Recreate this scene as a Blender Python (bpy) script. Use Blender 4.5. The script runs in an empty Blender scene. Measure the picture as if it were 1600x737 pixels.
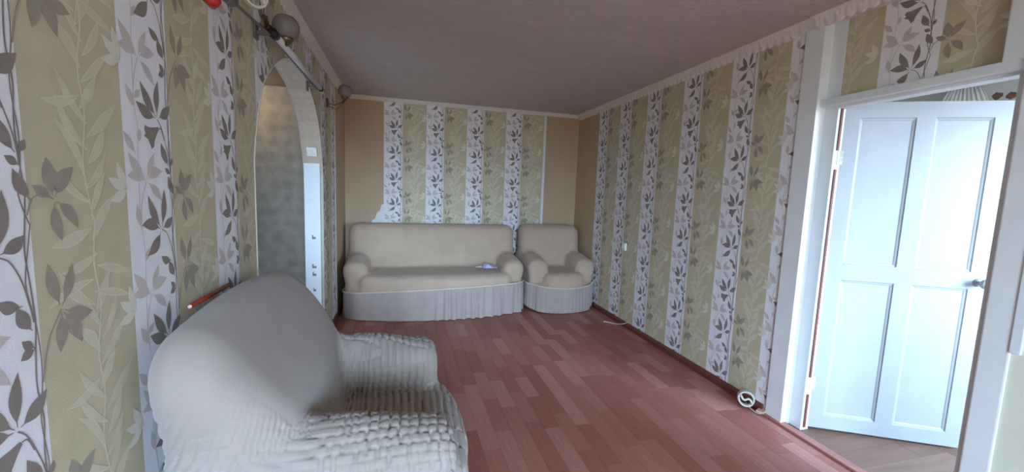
import bpy, bmesh, math, random
import numpy as np
from mathutils import Vector, Matrix

scene = bpy.context.scene
COL = scene.collection

# ---------------------------------------------------------------- room dimensions
W = 3.036          # right wall
D = 5.324          # back wall
H = 2.50           # ceiling
YF = -2.60         # window wall behind the camera
AT = 0.15          # thickness of the arch wall
RX = W + 0.06      # recessed plane of the door partition

# ---------------------------------------------------------------- camera
def make_camera():
    f, yaw, pitch, roll = 631.71, 0.2656, 0.1083, -0.0367
    cy, sy, cp, sp = math.cos(yaw), math.sin(yaw), math.cos(pitch), math.sin(pitch)
    fw = Vector((sy*cp, cy*cp, -sp)); r = Vector((cy, -sy, 0)); d = fw.cross(r)
    c, s = math.cos(roll), math.sin(roll)
    r2 = r*c + d*s; d2 = -r*s + d*c
    m = Matrix((( r2.x, -d2.x, -fw.x), (r2.y, -d2.y, -fw.y), (r2.z, -d2.z, -fw.z)))
    cam = bpy.data.cameras.new('camera'); o = bpy.data.objects.new('camera', cam)
    o.matrix_world = Matrix.Translation((0.6815, 0.0, 1.4162)) @ m.to_4x4()
    cam.sensor_width = 36.0; cam.lens = f/1600*36.0; cam.clip_start = 0.02
    COL.objects.link(o); scene.camera = o
make_camera()

# ---------------------------------------------------------------- world, daylight, exposure
world = bpy.data.worlds.new('world'); scene.world = world; world.use_nodes = True
wn_ = world.node_tree; bg = wn_.nodes['Background']; bg.inputs[1].default_value = 40
# open overcast sky above the horizon, dull ground below it
_tc = wn_.nodes.new('ShaderNodeTexCoord'); _sx = wn_.nodes.new('ShaderNodeSeparateXYZ'); _cr = wn_.nodes.new('ShaderNodeValToRGB'); _mr = wn_.nodes.new('ShaderNodeMapRange')
wn_.links.new(_tc.outputs['Generated'], _sx.inputs[0]); wn_.links.new(_sx.outputs['Z'], _mr.inputs[0]); _mr.inputs[1].default_value = -1; _mr.inputs[2].default_value = 1
wn_.links.new(_mr.outputs[0], _cr.inputs['Fac']); wn_.links.new(_cr.outputs['Color'], bg.inputs[0])
_e = _cr.color_ramp.elements
_e[0].position = 0.0; _e[0].color = (.10, .095, .085, 1)
_e[1].position = 1.0; _e[1].color = (.42, .66, 1.0, 1)
for p_, c_ in ((.485, (.10, .095, .085, 1)), (.515, (.50, .73, 1.0, 1))): _n = _e.new(p_); _n.color = c_

def portal(name, loc, rot, sx, sy):
    l = bpy.data.lights.new(name, 'AREA'); l.shape = 'RECTANGLE'; l.size = sx; l.size_y = sy; l.cycles.is_portal = True
    o = bpy.data.objects.new(name, l); COL.objects.link(o); o.location = loc; o.rotation_euler = rot
def area(name, loc, target, sx, sy, power, col):
    l = bpy.data.lights.new(name, 'AREA'); l.shape = 'RECTANGLE'; l.size = sx; l.size_y = sy
    l.energy = power; l.color = col
    o = bpy.data.objects.new(name, l); COL.objects.link(o); o.location = loc
    o.rotation_euler = (Vector(target)-Vector(loc)).to_track_quat('-Z', 'Y').to_euler()
WX0, WX1, WZ0, WZ1 = 0.06, 1.62, 0.45, 2.28           # window behind the camera
BX0, BX1 = 3.7, 5.2                                    # window of the next room
portal('window_portal', ((WX0+WX1)/2, YF-.22, (WZ0+WZ1)/2), (math.pi/2, 0, 0), WX1-WX0, WZ1-WZ0)
portal('bedroom_window_portal', ((BX0+BX1)/2, -.52, 1.5), (math.pi/2, 0, 0), BX1-BX0, 1.4)
area('kitchen_daylight', (-0.75, 1.5, 0.9), (-0.75, 5.0, 0.7), 0.9, 1.3, 24, (0.56, 0.76, 1.0))
pl = bpy.data.lights.new('hall_ceiling_lamp', 'POINT'); pl.energy = 3.6; pl.color = (1.0, 0.72, 0.40); pl.shadow_soft_size = 0.08
po = bpy.data.objects.new('hall_ceiling_lamp', pl); po.location = (-1.05, 4.85, 2.34); COL.objects.link(po)

vs = scene.view_settings
scene.display_settings.display_device = 'sRGB'
vs.view_transform = 'Standard'; vs.look = 'None'; vs.gamma = 1.0; vs.use_curve_mapping = False
vs.exposure = 0.40

# ---------------------------------------------------------------- materials
def lin(r, g, b):
    f = lambda c: c/12.92 if c <= 0.04045 else ((c+0.055)/1.055)**2.4
    return (f(r/255), f(g/255), f(b/255), 1)

def mat(name, rgb, rough=0.7, var=0.06, vscale=8.0, bump=0.0, bscale=60.0, spec=0.3, metallic=0.0, stretch=(1, 1, 1),
        rgb2=None, coat=0.0):
    m = bpy.data.materials.new(name); m.use_nodes = True
    nt = m.node_tree; N = nt.nodes; L = nt.links
    b = N['Principled BSDF']; b.inputs['Roughness'].default_value = rough
    b.inputs['Specular IOR Level'].default_value = spec; b.inputs['Metallic'].default_value = metallic
    b.inputs['Coat Weight'].default_value = coat
    tc = N.new('ShaderNodeTexCoord'); mp = N.new('ShaderNodeMapping'); mp.inputs['Scale'].default_value = stretch
    L.new(tc.outputs['Object'], mp.inputs['Vector'])
    nz = N.new('ShaderNodeTexNoise'); nz.inputs['Scale'].default_value = vscale; nz.inputs['Detail'].default_value = 4
    L.new(mp.outputs['Vector'], nz.inputs['Vector'])
    cr = N.new('ShaderNodeValToRGB')
    c = lin(*rgb); c2 = lin(*rgb2) if rgb2 else None
    lo = c2 if c2 else tuple(x*(1-var) for x in c[:3])+(1,)
    hi = c if c2 else tuple(min(1, x*(1+var)) for x in c[:3])+(1,)
    cr.color_ramp.elements[0].position = 0.32; cr.color_ramp.elements[1].position = 0.68
    cr.color_ramp.elements[0].color = lo; cr.color_ramp.elements[1].color = hi
    L.new(nz.outputs['Fac'], cr.inputs['Fac']); L.new(cr.outputs['Color'], b.inputs['Base Color'])
    if bump > 0:
        n2 = N.new('ShaderNodeTexNoise'); n2.inputs['Scale'].default_value = bscale; n2.inputs['Detail'].default_value = 3
        L.new(mp.outputs['Vector'], n2.inputs['Vector'])
        bp = N.new('ShaderNodeBump'); bp.inputs['Strength'].default_value = bump; bp.inputs['Distance'].default_value = 0.01
        L.new(n2.outputs['Fac'], bp.inputs['Height']); L.new(bp.outputs['Normal'], b.inputs['Normal'])
    return m

M = {}
M['paper_white'] = mat('wallpaper_white', (238, 234, 236), 0.75, 0.03, 20, 0.12, 350)
M['paper_green'] = mat('wallpaper_olive', (200, 188, 157), 0.6, 0.05, 14, 0.12, 350)
M['print_dark'] = mat('print_brown_leaf', (140, 129, 120), 0.7, 0.10, 30)
M['print_grey'] = mat('print_grey_leaf', (160, 149, 134), 0.7, 0.08, 30)
M['print_ghost'] = mat('print_pale_brown', (206, 194, 187), 0.7, 0.06, 30)
M['print_pale'] = mat('print_pale_olive', (210, 200, 173), 0.6, 0.04, 30)
M['print_line'] = mat('print_pale_line', (219, 211, 187), 0.6, 0.04, 30)
M['print_light'] = mat('print_cream_leaf', (222, 215, 198), 0.7, 0.03, 30)
M['plain_beige'] = mat('painted_beige_wall', (192, 167, 138), 0.85, 0.04, 3, 0.1, 120)
M['cream'] = mat('cream_wall_paint', (224, 220, 200), 0.8, 0.03, 4, 0.08, 90)
M['torn'] = mat('torn_white_paper', (232, 230, 234), 0.85, 0.03, 30)
M['ceiling'] = mat('ceiling_paper', (216, 202, 196), 0.5, 0.04, 5, 1.0, 38, 0.5, stretch=(1, 2.6, 1))
for n_ in M['ceiling'].node_tree.nodes:
    if n_.bl_idname == 'ShaderNodeBump': n_.inputs['Distance'].default_value = 0.03
M['mould'] = mat('foam_moulding', (226, 217, 208), 0.75, 0.06, 30, 0.2, 80)
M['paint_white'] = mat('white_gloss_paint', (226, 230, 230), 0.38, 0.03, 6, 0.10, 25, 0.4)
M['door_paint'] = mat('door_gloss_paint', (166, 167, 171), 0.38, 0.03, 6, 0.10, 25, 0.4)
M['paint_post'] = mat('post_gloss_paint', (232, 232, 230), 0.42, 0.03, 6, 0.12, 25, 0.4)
M['paint_chip'] = mat('chipped_old_paint', (214, 218, 205), 0.6, 0.1, 40, rgb2=(176, 182, 164))
M['base_brown_gap_shade'] = mat('brown_baseboard_gap_shade', (112, 62, 50), 0.4, 0.15, 20, 0.1, 60, 0.4, stretch=(1, .2, 1))
M['thresh'] = mat('lino_edge_strip', (170, 112, 102), 0.4, 0.10, 12, 0.05, 60, 0.4)
M['chipwood'] = mat('pale_wood_chip', (226, 190, 165), 0.7, 0.08, 60)
M['joint'] = mat('lino_joint', (128, 80, 74), 0.5, 0.05, 12)
M['bed_floor'] = [mat('bedroom_board_%d' % i, c, 0.5, 0.15, 9, 0.05, 60, stretch=(.25, 2, 1)) for i, c in enumerate([(128, 98, 82), (118, 90, 76), (136, 106, 90)])]
M['bed_wall'] = mat('bedroom_wall', (212, 208, 204), 0.8, 0.04, 3)
M['bed_ceiling'] = mat('bedroom_ceiling', (176, 172, 180), 0.8, 0.04, 3)
M['floral'] = mat('red_brown_floral', (128, 92, 82), 0.7, 0.2, 50)
M['curtain'] = mat('white_curtain', (238, 236, 230), 0.8, 0.03, 20)
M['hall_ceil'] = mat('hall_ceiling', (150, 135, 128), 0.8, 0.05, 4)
M['hall_paper'] = mat('hall_damask_paper', (190, 184, 172), 0.7, 0.1, 9, 0.15, 120, rgb2=(168, 163, 154))
M['hall_floor'] = mat('hall_lino', (120, 84, 72), 0.5, 0.1, 9)
M['reveal'] = mat('reveal_paper', (186, 168, 148), 0.75, 0.08, 26, 0.2, 120, rgb2=(198, 182, 164))
M['reveal_low'] = mat('reveal_pale_paper', (206, 208, 186), 0.75, 0.05, 26, 0.2, 120, rgb2=(190, 194, 170))
M['strip_white'] = mat('white_plastic_strip', (232, 236, 240), 0.45, 0.02, 10)
M['residue'] = mat('grey_glue_residue', (120, 120, 128), 0.8, 0.2, 90)
M['corner_bead'] = mat('plastic_corner_bead', (196, 186, 174), 0.5, 0.03, 10)
M['plastic'] = mat('white_plastic', (232, 230, 222), 0.35, 0.02, 20, spec=0.5)
M['plastic_dark'] = mat('dark_plastic', (42, 36, 36), 0.45, 0.1, 30)
M['metal_rod'] = mat('painted_metal_tube', (206, 200, 200), 0.4, 0.04, 20, metallic=0.0, spec=0.5)
M['metal_grey'] = mat('grey_metal', (120, 120, 114), 0.4, 0.1, 30, metallic=0.6)
M['brass'] = mat('tarnished_brass', (120, 104, 84), 0.35, 0.15, 30, metallic=0.8)
M['frost'] = mat('frosted_glass_shade', (128, 120, 114), 0.55, 0.03, 10, spec=0.4)
M['red'] = mat('red_plastic', (176, 34, 34), 0.25, 0.05, 20, spec=0.6)
M['redwood'] = mat('red_brown_varnished_wood', (140, 52, 34), 0.35, 0.25, 18, 0.05, 60, 0.4, stretch=(4, .4, 4))
M['pale_end'] = mat('raw_wood_end', (236, 196, 180), 0.7, 0.05, 40)
M['cable'] = mat('white_cable_sheath', (222, 216, 204), 0.45, 0.04, 30)
M['cloth'] = mat('lilac_cloth', (212, 212, 240), 0.8, 0.05, 25, rgb2=(176, 178, 226))
M['cloth_white'] = mat('white_cloth_corner', (236, 234, 232), 0.8, 0.03, 25)

def fabric(name, rgb):
    m = mat(name, rgb, 0.95, 0.05, 7, 0.25, 420, 0.1)
    b = m.node_tree.nodes['Principled BSDF']
    b.inputs['Sheen Weight'].default_value = 0.25; b.inputs['Sheen Roughness'].default_value = 0.5
    return m
M['fab_near'] = fabric('near_slipcover', (162, 149, 139))
M['fab_far'] = fabric('far_slipcover', (194, 170, 148))
M['fab_skirt'] = fabric('skirt_fabric', (180, 165, 157))
M['fab_seam'] = fabric('seam_fabric', (224, 206, 186))
PLANK = []
for i, c in enumerate([(164, 101, 89), (172, 110, 97), (180, 121, 108), (159, 95, 83), (186, 128, 114), (168, 105, 92), (175, 114, 101), (163, 99, 86)]):
    PLANK.append(mat('lino_block_%d' % i, c, 0.42, 0.10, 16, 0.04, 90, 0.4, stretch=(3, .35, 1)))

# damask blotches for the hall paper
def damask(m):
    nt = m.node_tree; N = nt.nodes; L = nt.links
    tc = N.new('ShaderNodeTexCoord'); v = N.new('ShaderNodeTexVoronoi'); v.inputs['Scale'].default_value = 6.5
    v.inputs['Randomness'].default_value = 0.25
    L.new(tc.outputs['Object'], v.inputs['Vector'])
    r = N.new('ShaderNodeMapRange'); r.inputs[1].default_value = 0.15; r.inputs[2].default_value = 0.5; r.inputs[3].default_value = 0.90; r.inputs[4].default_value = 1.04
    L.new(v.outputs['Distance'], r.inputs[0])
    b = N['Principled BSDF']; src = b.inputs['Base Color'].links[0].from_socket
    mx = N.new('ShaderNodeMix'); mx.data_type = 'RGBA'; mx.blend_type = 'MULTIPLY'; mx.inputs[0].default_value = 1
    L.new(src, mx.inputs[6]); L.new(r.outputs[0], mx.inputs[7]); L.new(mx.outputs[2], b.inputs['Base Color'])
damask(M['hall_paper'])

# ---------------------------------------------------------------- helpers
class MB:
    """collects shapes and links them as one mesh object"""
    def __init__(s): s.v = []; s.f = []; s.mi = []; s.mats = []; s.sm = []
    def m(s, mt):
        if mt not in s.mats: s.mats.append(mt)
        return s.mats.index(mt)
    def add(s, vs, fs, mt, smooth=False):
        o = len(s.v); i = s.m(mt)
        s.v += [tuple(map(float, v)) for v in vs]
        for f in fs: s.f.append([o+k for k in f]); s.mi.append(i); s.sm.append(smooth)
    def box(s, a, b, mt, bev=0.0):
        if bev <= 0:
            x0, y0, z0 = a; x1, y1, z1 = b
            vs = [(x0, y0, z0), (x1, y0, z0), (x1, y1, z0), (x0, y1, z0), (x0, y0, z1), (x1, y0, z1), (x1, y1, z1), (x0, y1, z1)]
            s.add(vs, [(0, 3, 2, 1), (4, 5, 6, 7), (0, 1, 5, 4), (1, 2, 6, 5), (2, 3, 7, 6), (3, 0, 4, 7)], mt)
        else:
            bm = bmesh.new(); bmesh.ops.create_cube(bm, size=1.0)
            for v in bm.verts: v.co = Vector([a[i]+(b[i]-a[i])*(v.co[i]+.5) for i in range(3)])
            bmesh.ops.bevel(bm, geom=bm.edges[:], offset=bev, segments=2, profile=0.6, affect='EDGES')
            s.bm(bm, mt)
    def bm(s, bm, mt, smooth=False, mx=None):
        bm.verts.index_update()
        vs = [(mx @ v.co) if mx else v.co for v in bm.verts]
        s.add([tuple(v) for v in vs], [[v.index for v in f.verts] for f in bm.faces], mt, smooth); bm.free()
    def tube(s, pts, r, mt, n=10, cap=True, rs=None):
        pts = [Vector(p) for p in pts]; vs = []; fs = []
        up = None
        for i, p in enumerate(pts):
            t = (pts[min(i+1, len(pts)-1)]-pts[max(i-1, 0)]).normalized()
            if up is None: up = t.orthogonal().normalized()
            up = (up - t*up.dot(t)).normalized(); bi = t.cross(up)
            rr = rs[i] if rs else r
            for k in range(n):
                a = 2*math.pi*k/n; vs.append(p+up*math.cos(a)*rr+bi*math.sin(a)*rr)
        for i in range(len(pts)-1):
            for k in range(n): fs.append((i*n+k, i*n+(k+1) % n, (i+1)*n+(k+1) % n, (i+1)*n+k))
        if cap: fs.append(tuple(range(n-1, -1, -1))); fs.append(tuple(range((len(pts)-1)*n, len(pts)*n)))
        s.add(vs, fs, mt, True)
    def lathe(s, prof, c, axis, mt, n=24):
        ax = Vector(axis).normalized(); u = ax.orthogonal().normalized(); w = ax.cross(u); c = Vector(c)
        vs = []; fs = []
        for (r, h) in prof:
            for k in range(n):
                a = 2*math.pi*k/n; vs.append(c+ax*h+(u*math.cos(a)+w*math.sin(a))*max(r, 1e-4))
        for i in range(len(prof)-1):
            for k in range(n): fs.append((i*n+k, i*n+(k+1) % n, (i+1)*n+(k+1) % n, (i+1)*n+k))
        s.add(vs, fs, mt, True)
    def build(s, name, parent=None):
        me = bpy.data.meshes.new(name); me.from_pydata(s.v, [], s.f)
        for m in s.mats: me.materials.append(m)
        me.polygons.foreach_set('material_index', s.mi); me.polygons.foreach_set('use_smooth', s.sm); me.update()
        o = bpy.data.objects.new(name, me); COL.objects.link(o)
        if parent: o.parent = parent
        return o

def tag(o, label=None, cat=None, group=None, kind=None):
    if label: o['label'] = label
    if cat: o['category'] = cat
    if group: o['group'] = group
    if kind: o['kind'] = kind
    return o
def empty(name, loc, rz=0, **k):
    o = bpy.data.objects.new(name, None); o.empty_display_size = 0.1; o.location = loc; o.rotation_euler = (0, 0, rz); COL.objects.link(o)
    return tag(o, **k)
def struct(o, label=None): o['kind'] = 'structure'; return tag(o, label)

# ================================================================ WALLPAPER PRINT (flat printed shapes lying on the walls)
WHITE_W = 0.225; TILE_H = 0.64
def leaf(base, ang, L, w, curve=0.0, mt='print_dark', lay=3, n=9, fat=0.46):
    """strip polygon: list of (left, right) point pairs"""
    c, s = math.cos(ang), math.sin(ang); out = []
    for i in range(n+1):
        t = i/n
        tt = max(0.0, (t-.10)/.90)
        h = w*0.5*(math.sin(math.pi*tt**(math.log(.5)/math.log(fat)))**1.12 if 0 < tt < 1 else 0)+0.0007*(1-t)
        off = curve*L*4*t*(1-t)
        pts = []
        for sg in (1, -1):
            x = t*L; y = off+sg*h
            pts.append((base[0]+x*c-y*s, base[1]+x*s+y*c))
        out.append(pts)
    return (out, mt, lay)
def line(pts, w, mt, lay, taper=False, n=10):
    # smooth polyline strip through the given points (Catmull-Rom)
    P = [pts[0]]+list(pts)+[pts[-1]]; C = []
    for i in range(1, len(P)-2):
        for k in range(n if i < len(P)-3 else n+1):
            t = k/n; p0, p1, p2, p3 = P[i-1], P[i], P[i+1], P[i+2]
            C.append(tuple(0.5*((2*p1[j])+(-p0[j]+p2[j])*t+(2*p0[j]-5*p1[j]+4*p2[j]-p3[j])*t*t+(-p0[j]+3*p1[j]-3*p2[j]+p3[j])*t**3) for j in (0, 1)))
    out = []
    for i, p in enumerate(C):
        a = C[max(i-1, 0)]; b = C[min(i+1, len(C)-1)]; dx, dy = b[0]-a[0], b[1]-a[1]; l = math.hypot(dx, dy) or 1
        ww = w*0.5*(1-0.6*i/len(C) if taper else 1)
        out.append([(p[0]-dy/l*ww, p[1]+dx/l*ww), (p[0]+dy/l*ww, p[1]-dx/l*ww)])
    return (out, mt, lay)
def R(d): return math.radians(d)
def make_tile():
    """one repeat of the paper; u to the right from the left edge of the white stripe, v up"""
    T = []
    dk = 'print_dark'; gy = 'print_grey'; gh = 'print_ghost'
    # plain spray P at (.142, .0)
    p = (0.145, 0.0)
    for a, L, w, c in ((120, .108, .030, .06), (80, .112, .026, -.05), (168, .088, .034, -.10), (222, .092, .034, .10), (30, .060, .026, -.08)):
        T.append(leaf((p[0]+.008*math.cos(R(a)), p[1]+.008*math.sin(R(a))), R(a), L, w, c))
    T.append(line([p, (.168, -.012), (.188, -.05), (.200, -.10), (.206, -.135)], .0030, dk, 3))
    T.append(leaf((.186, -.098), R(158), .055, .024, .12)); T.append(leaf((.201, -.150), R(118), .060, .028, .05))
    T.append(leaf((.203, -.185), R(140), .034, .017, .05)); T.append(leaf((.203, -.187), R(200), .034, .019, -.05))
    # spray with a trumpet flower at (.15, -.325)
    q = (0.152, -0.325)
    for a, L, w, c in ((128, .108, .031, .05), (84, .102, .026, .05), (160, .092, .034, .08), (36, .076, .032, -.08)):
        T.append(leaf((q[0]+.008*math.cos(R(a)), q[1]+.008*math.sin(R(a))), R(a), L, w, c))
    # trumpet: flared fan
    fan = []
    b0 = (q[0]+.004, q[1]-.024)
    for t, hw in ((0, .004), (.3, .011), (.6, .020), (.85, .034), (1.0, .026)):
        a = R(212); x = .064*t
        fan.append([(b0[0]+x*math.cos(a)-hw*math.sin(a)*sg, b0[1]+x*math.sin(a)+hw*math.cos(a)*sg) for sg in (-1, 1)])
    T.append((fan, dk, 3)); T.append(leaf((b0[0]-.035, b0[1]-.028), R(180), .036, .014, 0)); T.append(leaf((b0[0]-.03, b0[1]-.03), R(255), .034, .016, 0))
    T.append(line([q, (.170, -.345), (.188, -.39), (.200, -.43), (.207, -.48)], .0030, dk, 3))
    T.append(line([(b0[0]+.002, b0[1]), (.170, -.352), (.182, -.38)], .0028, dk, 3))
    T.append(leaf((.199, -.455), R(118), .075, .027, .06)); T.append(leaf((.205, -.478), R(150), .032, .016, 0)); T.append(leaf((.208, -.455), R(62), .03, .014, 0))
    # winding double vine on the right edge of the white stripe
    T.append(line([(.205, .05), (.200, 0), (.205, -.06), (.209, -.135), (.204, -.19), (.200, -.26), (.208, -.33), (.203, -.40), (.207, -.48), (.211, -.53), (.205, -.59)], .0034, dk, 3))
    T.append(line([(.216, .05), (.208, .01), (.196, -.06), (.209, -.135), (.214, -.20), (.212, -.26), (.202, -.33), (.210, -.42), (.207, -.48), (.198, -.53), (.216, -.59)], .0026, dk, 3))
    # two sprays facing each other on the olive stripe
    s1 = (.276, .098); s2 = (.272, -.128)
    T.append(leaf((.222, .098), R(118), .066, .026, .06, dk)); T.append(line([s1, (.25, .108), (.226, .100), (.212, .07)], .003, gy, 3))
    for a, L, w, c in ((98, .078, .034, 0), (50, .082, .034, .08), (-48, .080, .028, .10), (-82, .082, .027, -.06), (150, .05, .022, 0)):
        T.append(leaf((s1[0]+.006*math.cos(R(a)), s1[1]+.006*math.sin(R(a))), R(a), L, w, c, gy))
    for a, L, w, c in ((104, .094, .028, .04), (68, .090, .025, -.05), (-18, .082, .034, -.10), (-62, .092, .034, .06), (-98, .082, .030, .04)):
        T.append(leaf((s2[0]+.008*math.cos(R(a)), s2[1]+.008*math.sin(R(a))), R(a), L, w, c, gy))
    T.append(line([s2, (.255, -.15), (.232, -.19), (.214, -.26)], .003, gy, 3))
    # pale brown ghost sprays on the left of the white stripe
    for (g, st) in (((.078, -.175), ((.078, -.175), (.060, -.22), (.050, -.27), (.052, -.30))), ((.085, -.500), ((.085, -.500), (.062, -.55), (.052, -.60), (.048, -.62)))):
        for a, L, w, c in ((135, .095, .032, .05), (62, .082, .024, 0), (20, .078, .032, .12), (172, .075, .030, -.10), (-40, .085, .026, .06)):
            T.append(leaf((g[0]+.006*math.cos(R(a)), g[1]+.006*math.sin(R(a))), R(a), L, w, c, gh, 2))
        T.append(line(st, .003, gh, 2))
    for (b, a) in (((.05, -.285), 40), ((.055, -.315), 120), ((.06, -.08), 60), ((.05, .01), 100), ((.062, -.40), 80), ((.045, -.43), 130)):
        T.append(leaf(b, R(a), .04 if a < 90 else .07, .018 if a < 90 else .024, 0, gh, 2))
    T.append(line([(.052, .02), (.060, -.06), (.056, -.13), (.05, -.285), (.06, -.36), (.055, -.42), (.048, -.60)], .0022, gh, 2))
    # pale willow twig down the olive stripe
    pa = 'print_pale'; ln = 'print_line'
    tw = [(.385, .05), (.372, -.05), (.384, -.15), (.366, -.26), (.376, -.36), (.362, -.47), (.380, -.59)]
    T.append(line(tw, .0046, ln, 2))
    rnd = random.Random(5)
    for i in range(11):
        v = .03-.0582*i; u = .373+.01*math.sin(i*1.9)
        for sd in (1, -1):
            a = (52+rnd.uniform(-16, 10)) if sd > 0 else (128+rnd.uniform(-10, 16))
            if rnd.random() < .16: a = -a*0.3 if sd > 0 else 195
            L = rnd.uniform(.10, .135); w = rnd.uniform(.020, .030); c = rnd.uniform(-.10, .10)
            b = (u, v-.029*(sd > 0))
            T.append(leaf(b, R(a), L, w, c, pa, 1))
            ca, sa = math.cos(R(a)), math.sin(R(a))
            def loc(x, y): return (b[0]+x*ca-y*sa, b[1]+x*sa+y*ca)
            o = [c*L*4*t*(1-t) for t in (0, .25, .5, .75, 1)]
            T.append(line([loc(L*t, o[k]+w*.42*math.sin(math.pi*t)) for k, t in enumerate((0, .25, .5, .75, 1))], .0030, ln, 2, True, 3))
            T.append(line([loc(L*t, o[k]-w*.40*math.sin(math.pi*t)) for k, t in enumerate((0, .25, .5, .75, 1))], .0022, ln, 2, True, 3))
    for (b, aa) in (((.512, -.20), (150, 195, 110)), ((.508, -.52), (160, 205, 120))):
        for a in aa: T.append(leaf(b, R(a), .075, .026, .05, 'print_light', 2))
    return T
TILE = make_tile()

def print_on(mb, to3d, nrm, starts, zP, umax, keep, period):
    """lay the print on a wall. starts: u positions of white left edges, zP: height of a plain spray, to3d(u, z)"""
    nrm = Vector(nrm)
    for u0 in starts:
        for k in range(-4, 5):
            z0 = zP+TILE_H*k
            if z0-0.75 > H or z0+.2 < 0: continue
            for qi, (strip, mt, lay) in enumerate(TILE):
                vs = []; fs = []
                mx = max(abs(p[0]) for pr in strip for p in pr)
                off = nrm*(0.0003*lay+0.0000018*qi)
                for pr in strip:
                    for (u, v) in pr: vs.append((u0+u, z0+v))
                n = len(strip)
                ok = []
                for i in range(n-1):
                    idx = (2*i, 2*i+1, 2*i+3, 2*i+2)
                    if all(keep(*vs[j]) and vs[j][0] < umax for j in idx): ok.append(idx)
                if not ok: continue
                v3 = [Vector(to3d(u, z))+off for (u, z) in vs]
                # consistent facing
                a, b, c = v3[ok[0][0]], v3[ok[0][1]], v3[ok[0][2]]
                if (b-a).cross(c-a).dot(nrm) < 0: ok = [t[::-1] for t in ok]
                mb.add(v3, ok, M[mt])

def stripes(starts, u0, u1, ww, edge_list, plain=None):
    """breakpoints [(ua, ub, material)] across a wall"""
    cuts = sorted(set([u0, u1]+[s for s in starts if u0 < s < u1]+[s+ww for s in starts if u0 < s+ww < u1]+[e for e in edge_list if u0 < e < u1]))
    out = []
    for a, b in zip(cuts[:-1], cuts[1:]):
        m = (a+b)/2
        mt = 'paper_green'
        if any(s <= m < s+ww for s in starts): mt = 'paper_white'
        if plain and any(pa <= m < pb for pa, pb in plain): mt = 'plain_beige'
        out.append((a, b, mt))
    return out

# ================================================================ STRUCTURE
# ---- floor with printed blocks
rnd = random.Random(11)
fl = MB(); fl.box((-0.0, YF, -0.10), (W+0.03, D, -0.002), M['joint'])
floor = struct(fl.build('floor'), 'reddish brown linoleum floor printed with staggered wood blocks')
PWD = 0.101; blocks = []
ncol = int(math.ceil(W/PWD))
for i in range(ncol):
    x0 = i*PWD+0.005; x1 = min(x0+PWD, W+0.02); y = YF-rnd.uniform(0, .38)
    while y < D:
        Ln = rnd.choice((.30, .38, .38, .42, .46)); y1 = min(y+Ln, D)
        if y1-max(y, YF) > .03 and x1-x0 > .01: blocks.append((x0, x1, max(y, YF), y1, rnd.randrange(len(PLANK))))
        y += Ln
def seen(b):
    cx, cyy = (b[0]+b[1])/2, (b[2]+b[3])/2
    d = Vector((cx-.6815, cyy, -1.416)); f = Vector((.2609, .9593, -.1081)); r = Vector((.9653, -.2584, .0365)); dn = Vector((.0070, -.1139, -.9935))
    q = d.dot(f)
    if q < .3: return 1e9
    u = 800+632*d.dot(r)/q; v = 368+632*d.dot(dn)/q
    hid = (cyy > 4.62) or (cx < 1.0 and cyy < 2.1)
    return (cyy if (0 < u < 1600 and v < 745) else 100+abs(v-737))+(1000 if hid else 0)
blocks.sort(key=seen)
mesh_cache = {}
def block_mesh(w, l, mi):
    key = (round(w, 3), round(l, 3), mi)
    if key not in mesh_cache:
        b = 0.0008; t = 0.002
        me = bpy.data.meshes.new('plank')
        vs = [(0, 0, -t), (w, 0, -t), (w, l, -t), (0, l, -t), (b, b, 0), (w-b, b, 0), (w-b, l-b, 0), (b, l-b, 0)]
        me.from_pydata(vs, [], [(4, 5, 6, 7), (0, 1, 5, 4), (1, 2, 6, 5), (2, 3, 7, 6), (3, 0, 4, 7)])
        me.materials.append(PLANK[mi]); mesh_cache[key] = me
    return mesh_cache[key]
for b in blocks[:300]:
    o = bpy.data.objects.new('plank', block_mesh(b[1]-b[0], b[3]-b[2], b[4])); o.location = (b[0], b[2], 0); COL.objects.link(o); o.parent = floor
rest = MB()
for b in blocks[300:]:
    x0, x1, y0, y1, mi = b; e = .0008
    rest.add([(x0, y0, -.002), (x1, y0, -.002), (x1, y1, -.002), (x0, y1, -.002), (x0+e, y0+e, 0), (x1-e, y0+e, 0), (x1-e, y1-e, 0), (x0+e, y1-e, 0)],
             [(4, 5, 6, 7), (0, 1, 5, 4), (1, 2, 6, 5), (2, 3, 7, 6), (3, 0, 4, 7)], PLANK[mi])
tag(rest.build('planks', floor), kind='stuff')

# ---- ceiling
ce = MB(); ce.box((-.02, YF, H), (W+.30, D+.02, H+.12), M['ceiling'])
ceiling = struct(ce.build('ceiling'), 'embossed papered ceiling in dull mauve grey')

# ---- back wall
bk = MB(); bk_st = [.449, .962, 1.476, 1.995]; bww = .222
for a, b, mt in stripes(bk_st, -.15, W+.2, bww, [2.54], [(-.3, .449), (2.54, 4)]):
    bk.box((a, D, 0), (b, D+.12, H), M[mt])
bk.box((2.526, D-.0012, 0), (2.560, D, H-.05), M['torn'])
keep_b = lambda u, z: .449 <= u <= 2.526 and .02 < z < H-.03
print_on(bk, lambda u, z: (u, D, z), (0, -1, 0), bk_st, 1.834, 2.526, keep_b, .515)
# torn scrap of white paper above the sofa
bk.add([(.30, D-.0012, .93), (.45, D-.0012, .93), (.45, D-.0012, 1.21), (.425, D-.0012, 1.20), (.40, D-.0012, 1.12), (.37, D-.0012, 1.10), (.345, D-.0012, 1.02), (.31, D-.0012, 1.00)], [tuple(range(8))], M['torn'])
struct(bk.build('wall_back'), 'back wall with four leafy paper strips between plain beige ends')

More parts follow.
